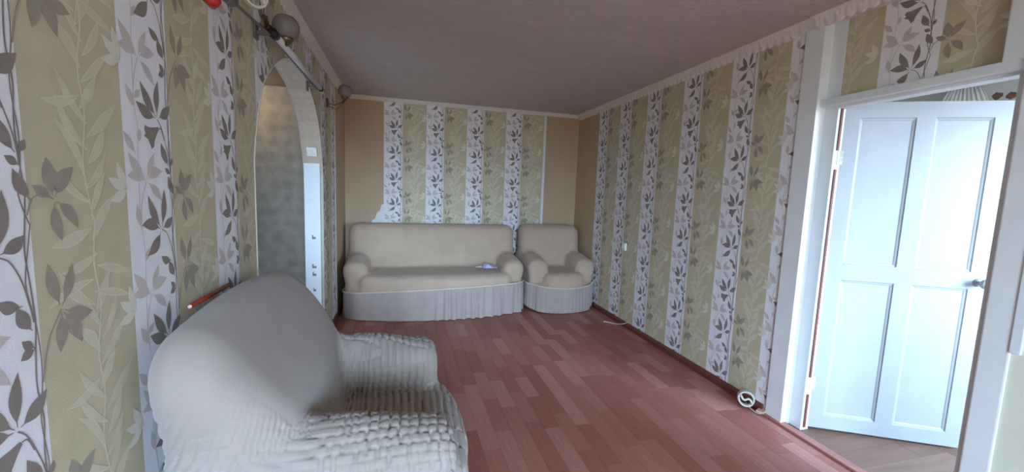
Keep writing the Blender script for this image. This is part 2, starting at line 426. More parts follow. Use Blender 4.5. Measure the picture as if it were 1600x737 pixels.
# ---- left wall with the arch
AY0, AY1 = 2.19, 3.90
arch_pts = [(2.19, 1.52), (2.215, 1.62), (2.26, 1.74), (2.33, 1.88), (2.44, 1.98), (2.557, 2.065), (2.72, 2.145), (2.88, 2.19), (3.04, 2.205), (3.20, 2.185), (3.33, 2.155), (3.45, 2.115), (3.60, 2.03), (3.72, 1.925), (3.80, 1.80), (3.86, 1.66), (3.90, 1.50)]
def arch_z(y):
    if y <= AY0 or y >= AY1: return 0.0
    for (a, za), (b, zb) in zip(arch_pts[:-1], arch_pts[1:]):
        if a <= y <= b: return za+(zb-za)*(y-a)/(b-a)
    return 0.0
lw = MB(); l_st = [-.26, .25, .755, 1.258, 1.765, 2.24, 2.77, 3.30, 3.83, 4.34]; lww = .218
edges = [p[0] for p in arch_pts]+[4.56]
for a, b, mt in stripes(l_st, YF, D, lww, edges, [(4.56, 9)]):
    inside = AY0 <= (a+b)/2 <= AY1
    za = arch_z(a+1e-6) if inside else 0; zb = arch_z(b-1e-6) if inside else 0
    if inside and a <= AY0+1e-6: za = 1.52
    if inside and b >= AY1-1e-6: zb = 1.50
    lw.add([(0, a, za), (0, b, zb), (0, b, H), (0, a, H)], [(0, 1, 2, 3)], M[mt])
    lw.add([(-AT, a, za), (-AT, b, zb), (-AT, b, H), (-AT, a, H)], [(3, 2, 1, 0)], M['hall_paper'])
    if inside: lw.add([(0, a, za), (0, b, zb), (-AT, b, zb), (-AT, a, za)], [(3, 2, 1, 0)], M['reveal'])
lw.add([(0, AY0, 0), (0, AY0, 1.52), (-AT, AY0, 1.52), (-AT, AY0, 0)], [(0, 1, 2, 3)], M['reveal'])
lw.add([(0, AY1, 0), (0, AY1, 1.50), (-AT, AY1, 1.50), (-AT, AY1, 0)], [(3, 2, 1, 0)], M['reveal_low'])
def keep_l(y, z):
    if not (.02 < z < H-.03) or y > 4.56 or y < YF: return False
    if AY0 < y < AY1 and z < arch_z(y)+.004: return False
    return True
print_on(lw, lambda u, z: (0, u, z), (1, 0, 0), l_st, 1.270, 4.56, keep_l, .51)
wall_left = struct(lw.build('wall_left'), 'left wall in striped leaf wallpaper with an arched opening')
# white bare strip on the far reveal, with glue residue
ws = MB(); ws.box((-AT+.004, AY1-.027, 0), (-.020, AY1+.001, 1.60), M['strip_white'], .001)
for zz, w in ((.94, .03), (.68, .035), (.61, .03), (.47, .02)):
    ws.box((-.075-w/2, AY1-.0285, zz), (-.075+w/2, AY1-.0265, zz+.018), M['residue'])
    ws.box((-.075-w/2, AY1-.0285, zz+.02), (-.08, AY1-.0265, zz+.034), M['residue'])
struct(ws.build('trim_1'), 'white bare strip down the far arch jamb with grey glue marks')
# corner beads along the arch edges
def bead(name, x, label):
    b = MB(); pts = [(x, AY0, 0.0)]+[(x, y, z) for y, z in arch_pts]+[(x, AY1, 0.0)]
    b.tube(pts, .0042, M['corner_bead'], 6); return struct(b.build(name), label)
bead('trim_2', 0.001, 'thin pale bead edging the arch on the room side')
bead('trim_3', -AT, 'thin pale bead edging the arch on the hall side')
# vertical plain strip past the arch
v = MB(); v.box((0.0, 4.555, .06), (.006, 4.585, H-.05), M['mould'], .002); struct(v.build('trim_4'), 'pale vertical batten on left wall past the arch')

# ---- right wall: papered part
rw = MB(); YR0 = 2.02
# u = -y so that it runs to the right as seen from the room
r_st = [-(2.06+.53*k) for k in range(0, 6)]; rww = .228
r_st = [-2.115, -2.59, -3.125, -3.675, -4.195, -4.70]
for a, b, mt in stripes(r_st, -D, -YR0, rww, [-4.72], [(-9, -4.70)]):
    rw.box((W, -b, 0), (W+.12, -a, H), M[mt])
keep_r = lambda u, z: -4.70 <= u <= -YR0 and .02 < z < H-.03
print_on(rw, lambda u, z: (W, -u, z), (-1, 0, 0), r_st, 1.698, -YR0, keep_r, .53)
struct(rw.build('wall_right'), 'right wall in striped leaf wallpaper')
# panel above the door, set back
ov = MB(); o_st = [-2.16, -1.643, -1.113]
for a, b, mt in stripes(o_st, -1.83, -1.12, .25, []):
    ov.box((RX, -b, 2.02), (RX+.07, -a, H), M[mt])
print_on(ov, lambda u, z: (RX, -u, z), (-1, 0, 0), o_st, 2.085, -1.15, lambda u, z: -1.83 <= u <= -1.15 and 2.02 < z < H-.03, .53)
struct(ov.build('wall_right_upper'), 'papered panel above the doorway')
# near cream part of the right wall
nw = MB(); nw.box((W+.004, YF, 0), (W+.12, .985, H), M['cream']); struct(nw.build('wall_right_front'), 'plain cream wall to the right of the door')

# ---- door partition posts, casing
t = MB()
t.box((W-.012, 1.903, -.0), (W+.12, YR0, H), M['paint_post'], .003)
struct(t.build('trim_5'), 'broad white painted post left of the door')
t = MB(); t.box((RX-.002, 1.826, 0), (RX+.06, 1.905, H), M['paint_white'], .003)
for za, zb in ((.02, .235), (.345, 1.615), (1.725, 1.97)): t.box((RX+.016, 1.819, za), (RX+.030, 1.829, zb), M['base_brown_gap_shade'])  # brown strips paint in the shade of the open gap between jamb and leaf
struct(t.build('trim_6'), 'white inner door jamb with brown strips painting the shadow gap beside the leaf')
t = MB(); t.box((W-.004, .985, 0), (W+.12, 1.074, H), M['paint_post'], .006)
t.box((W+.02, 1.070, 0), (W+.11, 1.100, H), M['paint_white'], .006); t.box((W+.004, 1.070, 2.015), (W+.11, 1.150, H), M['paint_white'], .006)
struct(t.build('trim_7'), 'white painted door post on the near side')
t = MB(); t.box((W+.012, 1.075, 1.978), (RX+.02, 1.945, 2.020), M['paint_white'], .006)
t.box((RX-.01, 1.10, 1.962), (RX+.06, 1.84, 1.985), M['paint_white'], .003)
struct(t.build('trim_8'), 'white horizontal rail over the door')
t = MB(); t.box((W-.010, .955, .85), (W+.01, .987, H), M['paint_white'], .003); struct(t.build('trim_9'), 'narrow white strip beside the near door post')
# threshold
t = MB(); t.box((W-.028, 1.02, -.001), (W+.028, 2.045, .014), M['thresh'], .004); struct(t.build('trim_10'), 'reddish linoleum edge strip across the doorway')

# ---- door leaf
HX, HY = 3.135, 1.834; DW, DH = 0.815, 1.98
dang = math.atan2(-.472, .881)
door = struct(empty('door_1', (HX, HY, .020), dang), 'white four panel door standing half open into the next room')
px = [(.095, .368), (.456, .722)]; pz = [(.085, .945), (1.040, 1.893)]
xs = [0, px[0][0], px[0][1], px[1][0], px[1][1], DW]; zs = [0, pz[0][0], pz[0][1], pz[1][0], pz[1][1], DH]
df = MB()   # local: x along the leaf, visible face at y = 0 facing -y, thickness to +y
TH = .04
for i in range(5):
    for k in range(5):
        if i in (1, 3) and k in (1, 3): continue
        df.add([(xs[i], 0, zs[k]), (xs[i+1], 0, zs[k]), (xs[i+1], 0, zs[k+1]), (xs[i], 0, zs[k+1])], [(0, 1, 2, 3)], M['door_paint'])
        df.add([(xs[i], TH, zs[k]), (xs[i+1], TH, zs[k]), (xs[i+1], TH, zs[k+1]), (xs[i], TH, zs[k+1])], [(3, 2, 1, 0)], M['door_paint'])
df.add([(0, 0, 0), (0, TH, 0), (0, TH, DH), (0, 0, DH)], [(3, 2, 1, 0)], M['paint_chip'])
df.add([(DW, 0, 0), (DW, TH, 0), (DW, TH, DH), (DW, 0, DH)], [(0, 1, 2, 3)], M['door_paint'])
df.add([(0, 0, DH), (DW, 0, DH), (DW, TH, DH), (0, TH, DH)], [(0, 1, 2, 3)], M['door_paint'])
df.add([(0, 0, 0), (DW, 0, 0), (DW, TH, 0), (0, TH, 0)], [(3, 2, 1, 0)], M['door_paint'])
df.build('door_frame', door)
for (x0, x1) in px:
    for (z0, z1) in pz:
        p = MB(); rings = [(0, 0), (.004, .005), (.012, .007), (.017, .010)]
        vs = []
        for ins, dep in rings: vs += [(x0+ins, dep, z0+ins), (x1-ins, dep, z0+ins), (x1-ins, dep, z1-ins), (x0+ins, dep, z1-ins)]
        fs = []
        for r_ in range(3):
            for k in range(4): fs.append((r_*4+k, r_*4+(k+1) % 4, (r_+1)*4+(k+1) % 4, (r_+1)*4+k))
        fs.append((12, 13, 14, 15))
        p.add(vs, fs, M['door_paint'])
        p.add([(x0, TH-.01, z0), (x1, TH-.01, z0), (x1, TH-.01, z1), (x0, TH-.01, z1)], [(3, 2, 1, 0)], M['door_paint'])
        p.build('panel', door)
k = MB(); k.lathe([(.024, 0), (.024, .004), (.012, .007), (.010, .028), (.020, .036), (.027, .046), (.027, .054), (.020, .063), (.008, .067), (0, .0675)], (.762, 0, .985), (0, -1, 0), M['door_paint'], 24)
tag(k.build('knob', door), 'round white painted knob')
for zz in (.24, 1.62):
    h = MB(); h.tube([(-.006, -.006, zz), (-.006, -.006, zz+.09)], .007, M['door_paint'], 10); h.box((-.004, -.003, zz+.004), (.03, .0005, zz+.086), M['paint_chip']); h.build('hinge', door)

# ---- crown mouldings
def moulding(name, p0, p1, nrm, label, hh=.058, dd=.040, wave=.017, period=.058):
    p0 = Vector(p0); p1 = Vector(p1); nrm = Vector(nrm); L = (p1-p0).length; d = (p1-p0)/L
    n = max(2, int(L/.0087)); vs = []; fs = []
    for i in range(n+1):
        s = L*i/n; w = abs(math.sin(math.pi*s/period))*wave; w2 = (math.sin(2*math.pi*s/period*2))*wave*.25
        prof = [(dd, 0), (dd-.003, -.012), (dd*.72, -.018), (dd*.58+w2, -hh*.55), (dd*.30+w*.4, -hh*.72), (.012, -hh+.008-w*.6), (.006, -hh-w*.9), (0, -hh-w*.9)]
        for a, z in prof: vs.append(p0+d*s+nrm*a+Vector((0, 0, z)))
    m = len(prof)
    flip = d.cross(nrm).z > 0
    for i in range(n):
        for k in range(m-1):
            q = (i*m+k, i*m+k+1, (i+1)*m+k+1, (i+1)*m+k); fs.append(q if flip else q[::-1])
    b = MB(); b.add(vs, fs, M['mould'], True); return struct(b.build(name), label)
moulding('trim_11', (0, D, H), (W, D, H), (0, -1, 0), 'cream foam cornice along the back wall', .042, .03, .004)
moulding('trim_12', (0, YF, H), (0, D-.02, H), (1, 0, 0), 'cream foam cornice along the left wall')
moulding('trim_13', (W, 1.96, H), (W, D-.02, H), (-1, 0, 0), 'cream foam cornice along the right wall')
moulding('trim_14', (W-.012, 1.10, H), (W-.012, 1.97, H), (-1, 0, 0), 'cream foam cornice running above the door')
fillb = MB(); fillb.box((W-.012, 1.06, H-.05), (RX+.02, 1.96, H-.002), M['mould']); struct(fillb.build('trim_15'), 'cream filler strip under the cornice above the door')

# ---- baseboards
def baseboard(name, x0, x1, y0, y1, label):
    b = MB(); s = 1 if x1 > x0 else -1
    prof = [(x0, 0), (x1, 0), (x1, .038), (x0+(x1-x0)*.5, .055), (x0, .058)]
    vs = [(x, y, z) for y in (y0, y1) for x, z in prof]; n = len(prof)
    fs = [(k, (k+1) % n, n+(k+1) % n, n+k) for k in range(n)]+[tuple(range(n-1, -1, -1)), tuple(range(n, 2*n))]
    if s < 0: fs = [f[::-1] for f in fs]
    b.add(vs, [f[::-1] for f in fs], M['base_brown_gap_shade']); return struct(b.build(name), label)
baseboard('baseboard_right', W, W-.020, 2.045, D, 'dark red-brown skirting board along the right wall')
baseboard('baseboard_left', 0, .020, AY1+.02, D, 'dark red-brown skirting board along the left wall past the arch')
baseboard('baseboard_left_front', 0, .020, YF, AY0-.01, 'dark red-brown skirting board along the near left wall')

# ---- window wall behind the camera
fw = MB()
for a, b in (((-.15, YF-.3, 0), (WX0, YF, H)), ((WX1, YF-.3, 0), (W+.12, YF, H)), ((WX0, YF-.3, 0), (WX1, YF, WZ0)), ((WX0, YF-.3, WZ1), (WX1, YF, H))): fw.box(a, b, M['cream'])
struct(fw.build('wall_front'), 'cream window wall behind the camera')
wn = MB(); xm = (WX0+WX1)/2
for a, b in (((WX0, YF-.2, WZ0), (WX0+.06, YF-.14, WZ1)), ((WX1-.06, YF-.2, WZ0), (WX1, YF-.14, WZ1)), ((xm-.03, YF-.2, WZ0+.06), (xm+.03, YF-.14, WZ1-.06)), ((WX0+.06, YF-.2, WZ0), (WX1-.06, YF-.14, WZ0+.06)), ((WX0+.06, YF-.2, WZ1-.06), (WX1-.06, YF-.14, WZ1))): wn.box(a, b, M['paint_white'], .004)
wn.box((WX0-.08, YF-.14, WZ0-.025), (WX1+.08, YF+.10, WZ0), M['paint_white'], .004)
struct(wn.build('window_1'), 'white framed window behind the camera')

# ---- hall beyond the arch
hw = MB(); hw.box((-1.5, 5.235, -.0), (-AT+.10, 5.33, H), M['hall_paper']); struct(hw.build('wall_hall_back'), 'hall wall in blotchy damask paper beyond the arch')
hw = MB(); hw.box((-1.6, 1.2, 0), (-1.5, 5.33, H), M['hall_paper']); struct(hw.build('wall_hall_left'), 'far side wall of the hall')
hw = MB(); hw.box((-1.6, 1.1, 0), (-AT, 1.2, H), M['hall_paper']); struct(hw.build('wall_hall_front'), 'near end wall of the hall')
hw = MB(); hw.box((-1.6, 1.1, H), (-.02, 5.33, H+.1), M['hall_ceil']); struct(hw.build('ceiling_hall'), 'dark hall ceiling')
hw = MB(); hw.box((-1.6, 1.1, -.1), (-.0, 5.33, 0), M['hall_floor']); struct(hw.build('floor_hall'), 'brown hall floor')

# ---- bedroom beyond the door
bf = MB(); bf.box((W+.03, -.5, -.1), (5.7, 4.2, -.006), M['bed_floor'][1]); bfl = struct(bf.build('floor_bedroom'), 'brown wood-look floor of the next room')
brnd = random.Random(3)
for i in range(12):
    y0 = .95+i*.13; x = W+.03
    x += 0
    while x < 5.0:
        L = brnd.choice((.5, .7, .9)); x1 = x+L
        b = MB(); b.box((x+.001, y0+.001, -.006), (x1-.001, y0+.129, -.003), brnd.choice(M['bed_floor']), 0); b.build('plank', bfl); x = x1
bw = MB(); bw.box((5.6, -.5, 0), (5.7, 4.2, H), M['bed_wall'])
frn = random.Random(8)
for i in range(40):   # printed floral border below the ceiling
    cy_ = .6+i*.085; cz_ = 2.37+.02*math.sin(i*2.2)
    for j in range(6):
        a = frn.uniform(0, 6.28); r_ = frn.uniform(.02, .05); n = 7
        vs = [(5.5992-.0002*j, cy_+r_*math.cos(a+k*2*math.pi/n)*frn.uniform(.5, 1), cz_+r_*math.sin(a+k*2*math.pi/n)*frn.uniform(.5, 1)) for k in range(n)]
        bw.add(vs, [tuple(range(n-1, -1, -1))], M['floral'])
struct(bw.build('wall_bedroom_right'), 'far wall of the next room with red-brown floral border')
bw = MB(); bw.box((W+.12, 4.1, 0), (5.7, 4.2, H), M['bed_wall']); struct(bw.build('wall_bedroom_back'), 'back wall of the next room')
bw = MB()
for a, b in (((W+.12, -.5, 0), (BX0, -.4, H)), ((BX1, -.5, 0), (5.7, -.4, H)), ((BX0, -.5, 0), (BX1, -.4, .8)), ((BX0, -.5, 2.2), (BX1, -.4, H))): bw.box(a, b, M['bed_wall'])
struct(bw.build('wall_bedroom_front'), 'front wall of the next room')
bw = MB(); bw.box((W+.12, -.5, H), (5.7, 4.2, H+.1), M['bed_ceiling']); struct(bw.build('ceiling_bedroom'), 'grey ceiling of the next room')

# ================================================================ UPHOLSTERY (implicit surfaces -> surface nets)
def sdbox(X, Y, Z, c, b, r):
    qx = np.abs(X-c[0])-b[0]+r; qy = np.abs(Y-c[1])-b[1]+r; qz = np.abs(Z-c[2])-b[2]+r
    return np.sqrt(np.maximum(qx, 0)**2+np.maximum(qy, 0)**2+np.maximum(qz, 0)**2)+np.minimum(np.maximum(qx, np.maximum(qy, qz)), 0)-r
def smin(a, b, k):
    h = np.clip(.5+.5*(b-a)/k, 0, 1); return b*(1-h)+a*h-k*h*(1-h)
def surface_nets(F, org, h):
    s = F < 0
    nx, ny, nz = F.shape
    c = np.zeros((nx-1, ny-1, nz-1), np.int16)
    for dx in (0, 1):
        for dy in (0, 1):
            for dz in (0, 1): c += s[dx:nx-1+dx, dy:ny-1+dy, dz:nz-1+dz]
    act = (c > 0) & (c < 8); idx = np.argwhere(act)
    vid = -np.ones(act.shape, np.int64); vid[act] = np.arange(len(idx))
    pos = np.zeros((len(idx), 3)); cnt = np.zeros(len(idx))
    I, J, K = idx.T
    corners = [(a, b, d) for a in (0, 1) for b in (0, 1) for d in (0, 1)]
    for c0 in corners:
        for ax in range(3):
            if c0[ax]: continue
            c1 = list(c0); c1[ax] = 1
            f0 = F[I+c0[0], J+c0[1], K+c0[2]]; f1 = F[I+c1[0], J+c1[1], K+c1[2]]
            m = (f0 < 0) != (f1 < 0)
            t = np.where(m, f0/np.where(m, f0-f1, 1), 0)
            for a in range(3):
                pos[:, a] += np.where(m, c0[a]+(t if a == ax else 0), 0)
            cnt += m
    pos = (pos/cnt[:, None]+idx)*h+np.array(org)
    quads = []
    for ax in range(3):
        sl0 = [slice(1, -1)]*3; sl1 = [slice(1, -1)]*3
        sl0[ax] = slice(0, -1); sl1[ax] = slice(1, None)
        a = s[tuple(sl0)]; b = s[tuple(sl1)]
        e = np.argwhere(a != b); sg = a[tuple(e.T)]
        off = np.ones(3, int); off[ax] = 0; e = e+off
        u, w = (ax+1) % 3, (ax+2) % 3
        def g(du, dw):
            q = e.copy(); q[:, u] -= du; q[:, w] -= dw; return vid[q[:, 0], q[:, 1], q[:, 2]]
        q = np.stack([g(1, 1), g(0, 1), g(0, 0), g(1, 0)], 1)
        q[~sg] = q[~sg][:, ::-1]; quads.append(q)
    return pos, np.concatenate(quads)
def vnormals(P, Q):
    n = np.cross(P[Q[:, 2]]-P[Q[:, 0]], P[Q[:, 3]]-P[Q[:, 1]]); N = np.zeros_like(P)
    for k in range(4): np.add.at(N, Q[:, k], n)
    return N/np.maximum(np.linalg.norm(N, axis=1), 1e-12)[:, None]
def sstep(a, b, x):
    t = np.clip((x-a)/(b-a), 0, 1); return t*t*(3-2*t)

def upholstery(root, w, dep, bow, hback, harm, hseat, h, mt, amp, arm_inset, back_r, per, crown=0.0, bulge=0.0, tophin=0.0, taper=0.0):
    """back at y = 0, front towards -y, seat centre at x = 0. Builds backrest, armrest (two), seat and base under root."""
    pad = .05
    org = (-w/2-pad, -dep-bow-pad, -.02)
    xs = np.arange(org[0], w/2+pad, h, dtype=np.float32); ys = np.arange(org[1], pad, h, dtype=np.float32); zs = np.arange(org[2], hback*(1+crown)+pad, h, dtype=np.float32)
    X, Y, Z = np.meshgrid(xs, ys, zs, indexing='ij')
    curve = 1-np.clip(2*X/w, -1, 1)**2
    Yb = Y*dep/(dep+bow*curve)
    lean = .085*(1-np.clip(Z/hback, 0, 1))
    # the back thins towards its top
    Zc = Z/(1+crown*curve**.8*sstep(.3, 1.0, Z/hback)); Yc = (Y+lean)*(1+tophin*sstep(.74, 1.08, Z/hback))/(1+bulge*curve*sstep(1.05, .7, Z/hback))
    Xc = X*(1+taper*sstep(.92*hback, .45*hback, Z))
    back = sdbox(Xc, Yc, Zc, (0, -.155, hback/2+.03), (w/2-.012, .150, hback/2-.03), back_r)
    seat = sdbox(X, Yb, Z, (0, -dep/2-.04, hseat-.13), (w/2-.17, dep/2-.04, .13), .075)
    seat = seat - .012*np.cos(np.clip(X/(w/2-.17), -1, 1)*1.57)
    base = sdbox(X, Yb, Z, (0, -dep/2-.02, .185), (w/2-.035, dep/2-.045, .165), .07)
    arms = []
    for sg in (-1, 1):
        xa = sg*(w/2-arm_inset)
        dip = .05*sstep(-.45, -dep, Y)
        Xl = X-xa-sg*.008*sstep(.35, .65, Z)
        q = np.sqrt((Xl/1.02)**2+((Z+dip)-(harm-.118))**2)-.116
        yq = np.abs(Y+dep*.52)-(dep*.44); rr = .05
        roll = np.sqrt(np.maximum(q+rr, 0)**2+np.maximum(yq+rr, 0)**2)+np.minimum(np.maximum(q+rr, yq+rr), 0)-rr
        post = sdbox(Xl, Y, Z, (0, -dep*.52, (harm-.12)/2+.03), (.112, dep*.44-.001, (harm-.12)/2+.02), .06)
        arms.append(smin(roll, post, .05))
    F = smin(smin(base, seat, .04), smin(arms[0], arms[1], .01), .035)
    F = smin(F, back, .06); zmax = None
    P, Q = surface_nets(F, org, h)
    # a little relaxation
    for _ in range(3):
        A = np.zeros_like(P); C = np.zeros(len(P))
        for k in range(4):
            a, b = Q[:, k], Q[:, (k+1) % 4]
            np.add.at(A, a, P[b]); np.add.at(C, a, 1); np.add.at(A, b, P[a]); np.add.at(C, b, 1)
        P = P*.5+.5*A/C[:, None]
    ii = np.clip(((P-np.array(org))/h+.5).astype(int), 0, np.array(F.shape)-1)
    val = np.stack([g[ii[:, 0], ii[:, 1], ii[:, 2]] for g in (back, arms[0], arms[1], seat, base)], 1)
    lab = np.argmin(val, 1)
    N = vnormals(P, Q)
    # puckered stretch fabric: rows of little pillows
    x, y, z = P.T; sgn = np.sign(x)
    near_back = np.maximum(val[:, 0], 0)
    m = np.where(lab == 0, .0, 1.0)
    side = np.abs(N[:, 0]) > .55
    m = np.where(lab == 0, np.where(side, .80*sstep(.92*hback+.3*(y+.2), .66*hback+.3*(y+.2), z), .50*sstep(.80*hback, .52*hback, z)), m)
    m = np.where((lab == 1) | (lab == 2), .60+.40*sstep(-.32, -.52, y), m)
    m = np.where(lab == 4, .7, m)
    ph = .25*np.sin(z*9+x*5)+.35*np.sin(y*7.0+x*3)
    s1 = y/per+ph*.5
    tt = np.where(lab == 3, x/(per*3.2), (z*1.0-np.abs(x)*.95)/(per*1.15))+.20*np.sin(y*11)
    s1 = s1+.55*(z/per)*sstep(-.55, -.15, y)
    row = np.floor(tt)
    a = np.abs(np.sin(np.pi*(s1+.13*np.sin(row*2.4)))); b = np.abs(np.sin(np.pi*tt))
    hgt = (1-(1-a)**3.6)*np.where(lab == 3, .80+.20*(1-(1-b)**4), .60+.40*(1-(1-b)**3.6))
    nz = .5+.5*np.sin(x*23+1.3)*np.sin(y*19+.4)*np.sin(z*21+2)
    P = P+N*(amp*m*(hgt-.5)*(.75+.5*nz))[:, None]
    # long soft folds where the cover is pulled over the back
    fold = .010*np.exp(-((z-.60*hback-.30*(y+.30)-.05*np.sin(x*6))/.045)**2)*sstep(.3, .9, -N[:, 1])*(lab == 0)
    P = P+N*fold[:, None]
    N = vnormals(P, Q)
    fl = lab[Q[:, 0]]
    parts = []
    for li, name in enumerate(('backrest', 'armrest', 'armrest', 'seat', 'base')):
        q = Q[fl == li]
        if not len(q): continue
        used, inv = np.unique(q, return_inverse=True); inv = inv.reshape(q.shape)
        me = bpy.data.meshes.new(name)
        me.vertices.add(len(used)); me.vertices.foreach_set('co', P[used].astype(np.float32).ravel())
        me.loops.add(q.size); me.loops.foreach_set('vertex_index', inv.astype(np.int32).ravel())
        me.polygons.add(len(q)); me.polygons.foreach_set('loop_start', np.arange(0, q.size, 4, dtype=np.int32)); me.polygons.foreach_set('loop_total', np.full(len(q), 4, np.int32))
        me.polygons.foreach_set('use_smooth', np.ones(len(q), bool)); me.update(calc_edges=True); me.validate()
        me.normals_split_custom_set_from_vertices([tuple(v) for v in N[used]])
        me.materials.append(mt)
        o = bpy.data.objects.new(name, me); COL.objects.link(o); o.parent = root; parts.append(o)
    return parts

def skirt(root, w, dep, bow, ztop, gather, npl, mt, seed, zbot=lambda t: .006):
    """gathered valance: hangs from a seam round the front and both sides. ztop(t), gather(t) with t 0..1 left to right"""
    rn = random.Random(seed)
    r = .10; path = []
    xr = w/2+.002
    for i in range(16): path.append((-xr, -.14-(dep-.02-r-.14)*i/15))
    for i in range(1, 8):
        a = math.pi/2*i/8; path.append((-xr+r-r*math.cos(a), -(dep-.02)+r-r*math.sin(a)))
    for i in range(0, 61):
        x = -xr+r+(2*xr-2*r)*i/60; path.append((x, -(dep-.02)-bow*(1-(2*x/w)**2)+bow*(1-(2*(-xr+r)/w)**2)*0))
    for i in range(1, 8):
        a = math.pi/2*(1-i/8); path.append((xr-r+r*math.cos(a), -(dep-.02)+r-r*math.sin(a)))
    for i in range(15, -1, -1): path.append((xr, -.14-(dep-.02-r-.14)*i/15))
    # resample
    L = [0]
    for a, b in zip(path[:-1], path[1:]): L.append(L[-1]+math.dist(a, b))
    tot = L[-1]; n = int(tot/.006); rows = 10
    px_ = np.interp(np.linspace(0, tot, n+1), L, [p[0] for p in path]); py_ = np.interp(np.linspace(0, tot, n+1), L, [p[1] for p in path])
    ker = np.ones(15)/15
    px_ = np.convolve(np.pad(px_, 7, 'edge'), ker, 'valid'); py_ = np.convolve(np.pad(py_, 7, 'edge'), ker, 'valid')
    tx = np.gradient(px_); ty = np.gradient(py_); l = np.hypot(tx, ty); nx_, ny_ = ty/l, -tx/l
    if ny_[n//2] > 0: nx_, ny_ = -nx_, -ny_
    ph = np.cumsum(.6+.8*np.interp(np.arange(n+1), np.arange(0, n+40, 17), [rn.random() for _ in np.arange(0, n+40, 17)])); ph = ph/ph[-1]*npl*2*math.pi
    big = np.interp(np.arange(n+1), np.arange(0, n+60, 29), [rn.uniform(-1, 1) for _ in np.arange(0, n+60, 29)])
    vs = []; fs = []; seam = []
    for i in range(n+1):
        t = (px_[i]/w+.5); g = gather(t); zt = ztop(t); zb = zbot(t)
        for k in range(rows+1):
            v = k/rows
            o = .010+.006*v+g*(.015*math.sin(ph[i]+.5*big[i]*v)*(.20+.80*v)+.014*big[i]*v*v+.004*math.sin(ph[i]*2.3+1)*(1-.5*v))
            vs.append((px_[i]+nx_[i]*o, py_[i]+ny_[i]*o, zt+(zb-zt)*v))
        seam.append((px_[i]+nx_[i]*.012, py_[i]+ny_[i]*.012, zt))
    for i in range(n):
        for k in range(rows): fs.append((i*(rows+1)+k, i*(rows+1)+k+1, (i+1)*(rows+1)+k+1, (i+1)*(rows+1)+k))
    b = MB(); b.add(vs, fs, mt, True); sk = b.build('skirt', root); tag(sk, 'paler gathered skirt')
    b = MB(); b.tube(seam[::4], .008, M['fab_seam'], 8); b.build('seam_band', sk)
    return sk

# near armchair
ch = empty('armchair', (.025, 1.635, 0), math.pi/2, label='large grey-beige armchair in puckered stretch cover by the left wall', cat='armchair', group='armchairs in stretch covers')
upholstery(ch, 1.05, .84, .06, .985, .705, .46, .0065, M['fab_near'], .0185, .165, .135, .031, .06, .19, .50, .13)
skirt(ch, .99, .84, .06, lambda t: .27, lambda t: .5, 46, M['fab_near'], 4)
# sofa
SX = 1.074
so = empty('sofa', (SX, D-.045, 0), 0, label='long beige skirted sofa against the papered back wall', cat='sofa')
upholstery(so, 2.02, .78, .16, .985, .655, .47, .012, M['fab_far'], .004, .135, .10, .034)
skirt(so, 2.00, .79, .19, lambda t: .285+.075*t+.025*math.sin(math.pi*t), lambda t: .06+1.25*float(sstep(.34, .60, np.array(t))), 27, M['fab_skirt'], 7,
      lambda t: .006)
# far armchair
c2 = empty('armchair', (2.572, D-.045, 0), 0, label='beige skirted armchair in the far corner right of the sofa', cat='armchair', group='armchairs in stretch covers')
upholstery(c2, .85, .78, .13, 1.0, .665, .46, .010, M['fab_far'], .004, .125, .12, .032)
skirt(c2, .86, .79, .155, lambda t: .335-.03*math.sin(math.pi*t), lambda t: .22, 40, M['fab_skirt'], 9, lambda t: .006+.05*(abs(2*t-1))**6)

# crumpled cloth on the sofa
cb = MB(); crn = random.Random(21); nx_, ny_ = 15, 11; vs = []
for i in range(nx_):
    for j in range(ny_):
        u, v_ = i/(nx_-1), j/(ny_-1)
        e = math.sin(math.pi*u)*math.sin(math.pi*v_)
        vs.append((-.13+.26*u+crn.uniform(-.006, .006), -.06+.12*v_+crn.uniform(-.006, .006)+.02*math.sin(u*9), .004+e*(.022+.018*math.sin(u*11+v_*5)+crn.uniform(0, .012))))
fs = [(i*ny_+j, (i+1)*ny_+j, (i+1)*ny_+j+1, i*ny_+j+1) for i in range(nx_-1) for j in range(ny_-1)]
cb.add(vs, [f for f in fs if f[0]//ny_ >= 4], M['cloth'], True); cb.add(vs, [f for f in fs if f[0]//ny_ < 4], M['cloth_white'], True)
cl = cb.build('cloth'); cl.location = (1.66, 4.70, .508); cl.rotation_euler = (0, 0, -.35)
md = cl.modifiers.new('thick', 'SOLIDIFY'); md.thickness = .002
tag(cl, 'small crumpled lilac and white cloth on the sofa seat by its right arm', 'cloth')

# ================================================================ SMALL THINGS
# wooden stick behind the near armchair
st = MB(); st.tube([(.022, 1.49, 1.012), (.020, 1.79, 1.012)], .008, M['redwood'], 12)
st.tube([(.0221, 1.4885, 1.012), (.022, 1.491, 1.012)], .0062, M['pale_end'], 12)
tag(st.build('stick'), 'red-brown wooden stick wedged between wall and top of near armchair', 'stick')

# socket on the right wall
sk_ = empty('wall_socket', (W, 3.915, .868), 0, label='small white surface socket low on the right papered wall', cat='socket')
b = MB(); b.box((-.028, -.036, -.042), (0, .036, .042), M['plastic'], .006); b.build('housing', sk_)
b = MB(); b.lathe([(.024, 0), (.024, .003), (.020, .0035), (.018, -.006), (0, -.006)], (-.028, 0, 0), (-1, 0, 0), M['plastic'], 20); b.build('socket_face', sk_)
b = MB()
for s_ in (-1, 1): b.lathe([(.003, 0), (.003, .0006), (0, .0006)], (-.0225, s_*.009, 0), (-1, 0, 0), M['plastic_dark'], 8)
b.build('pin_holes', sk_)

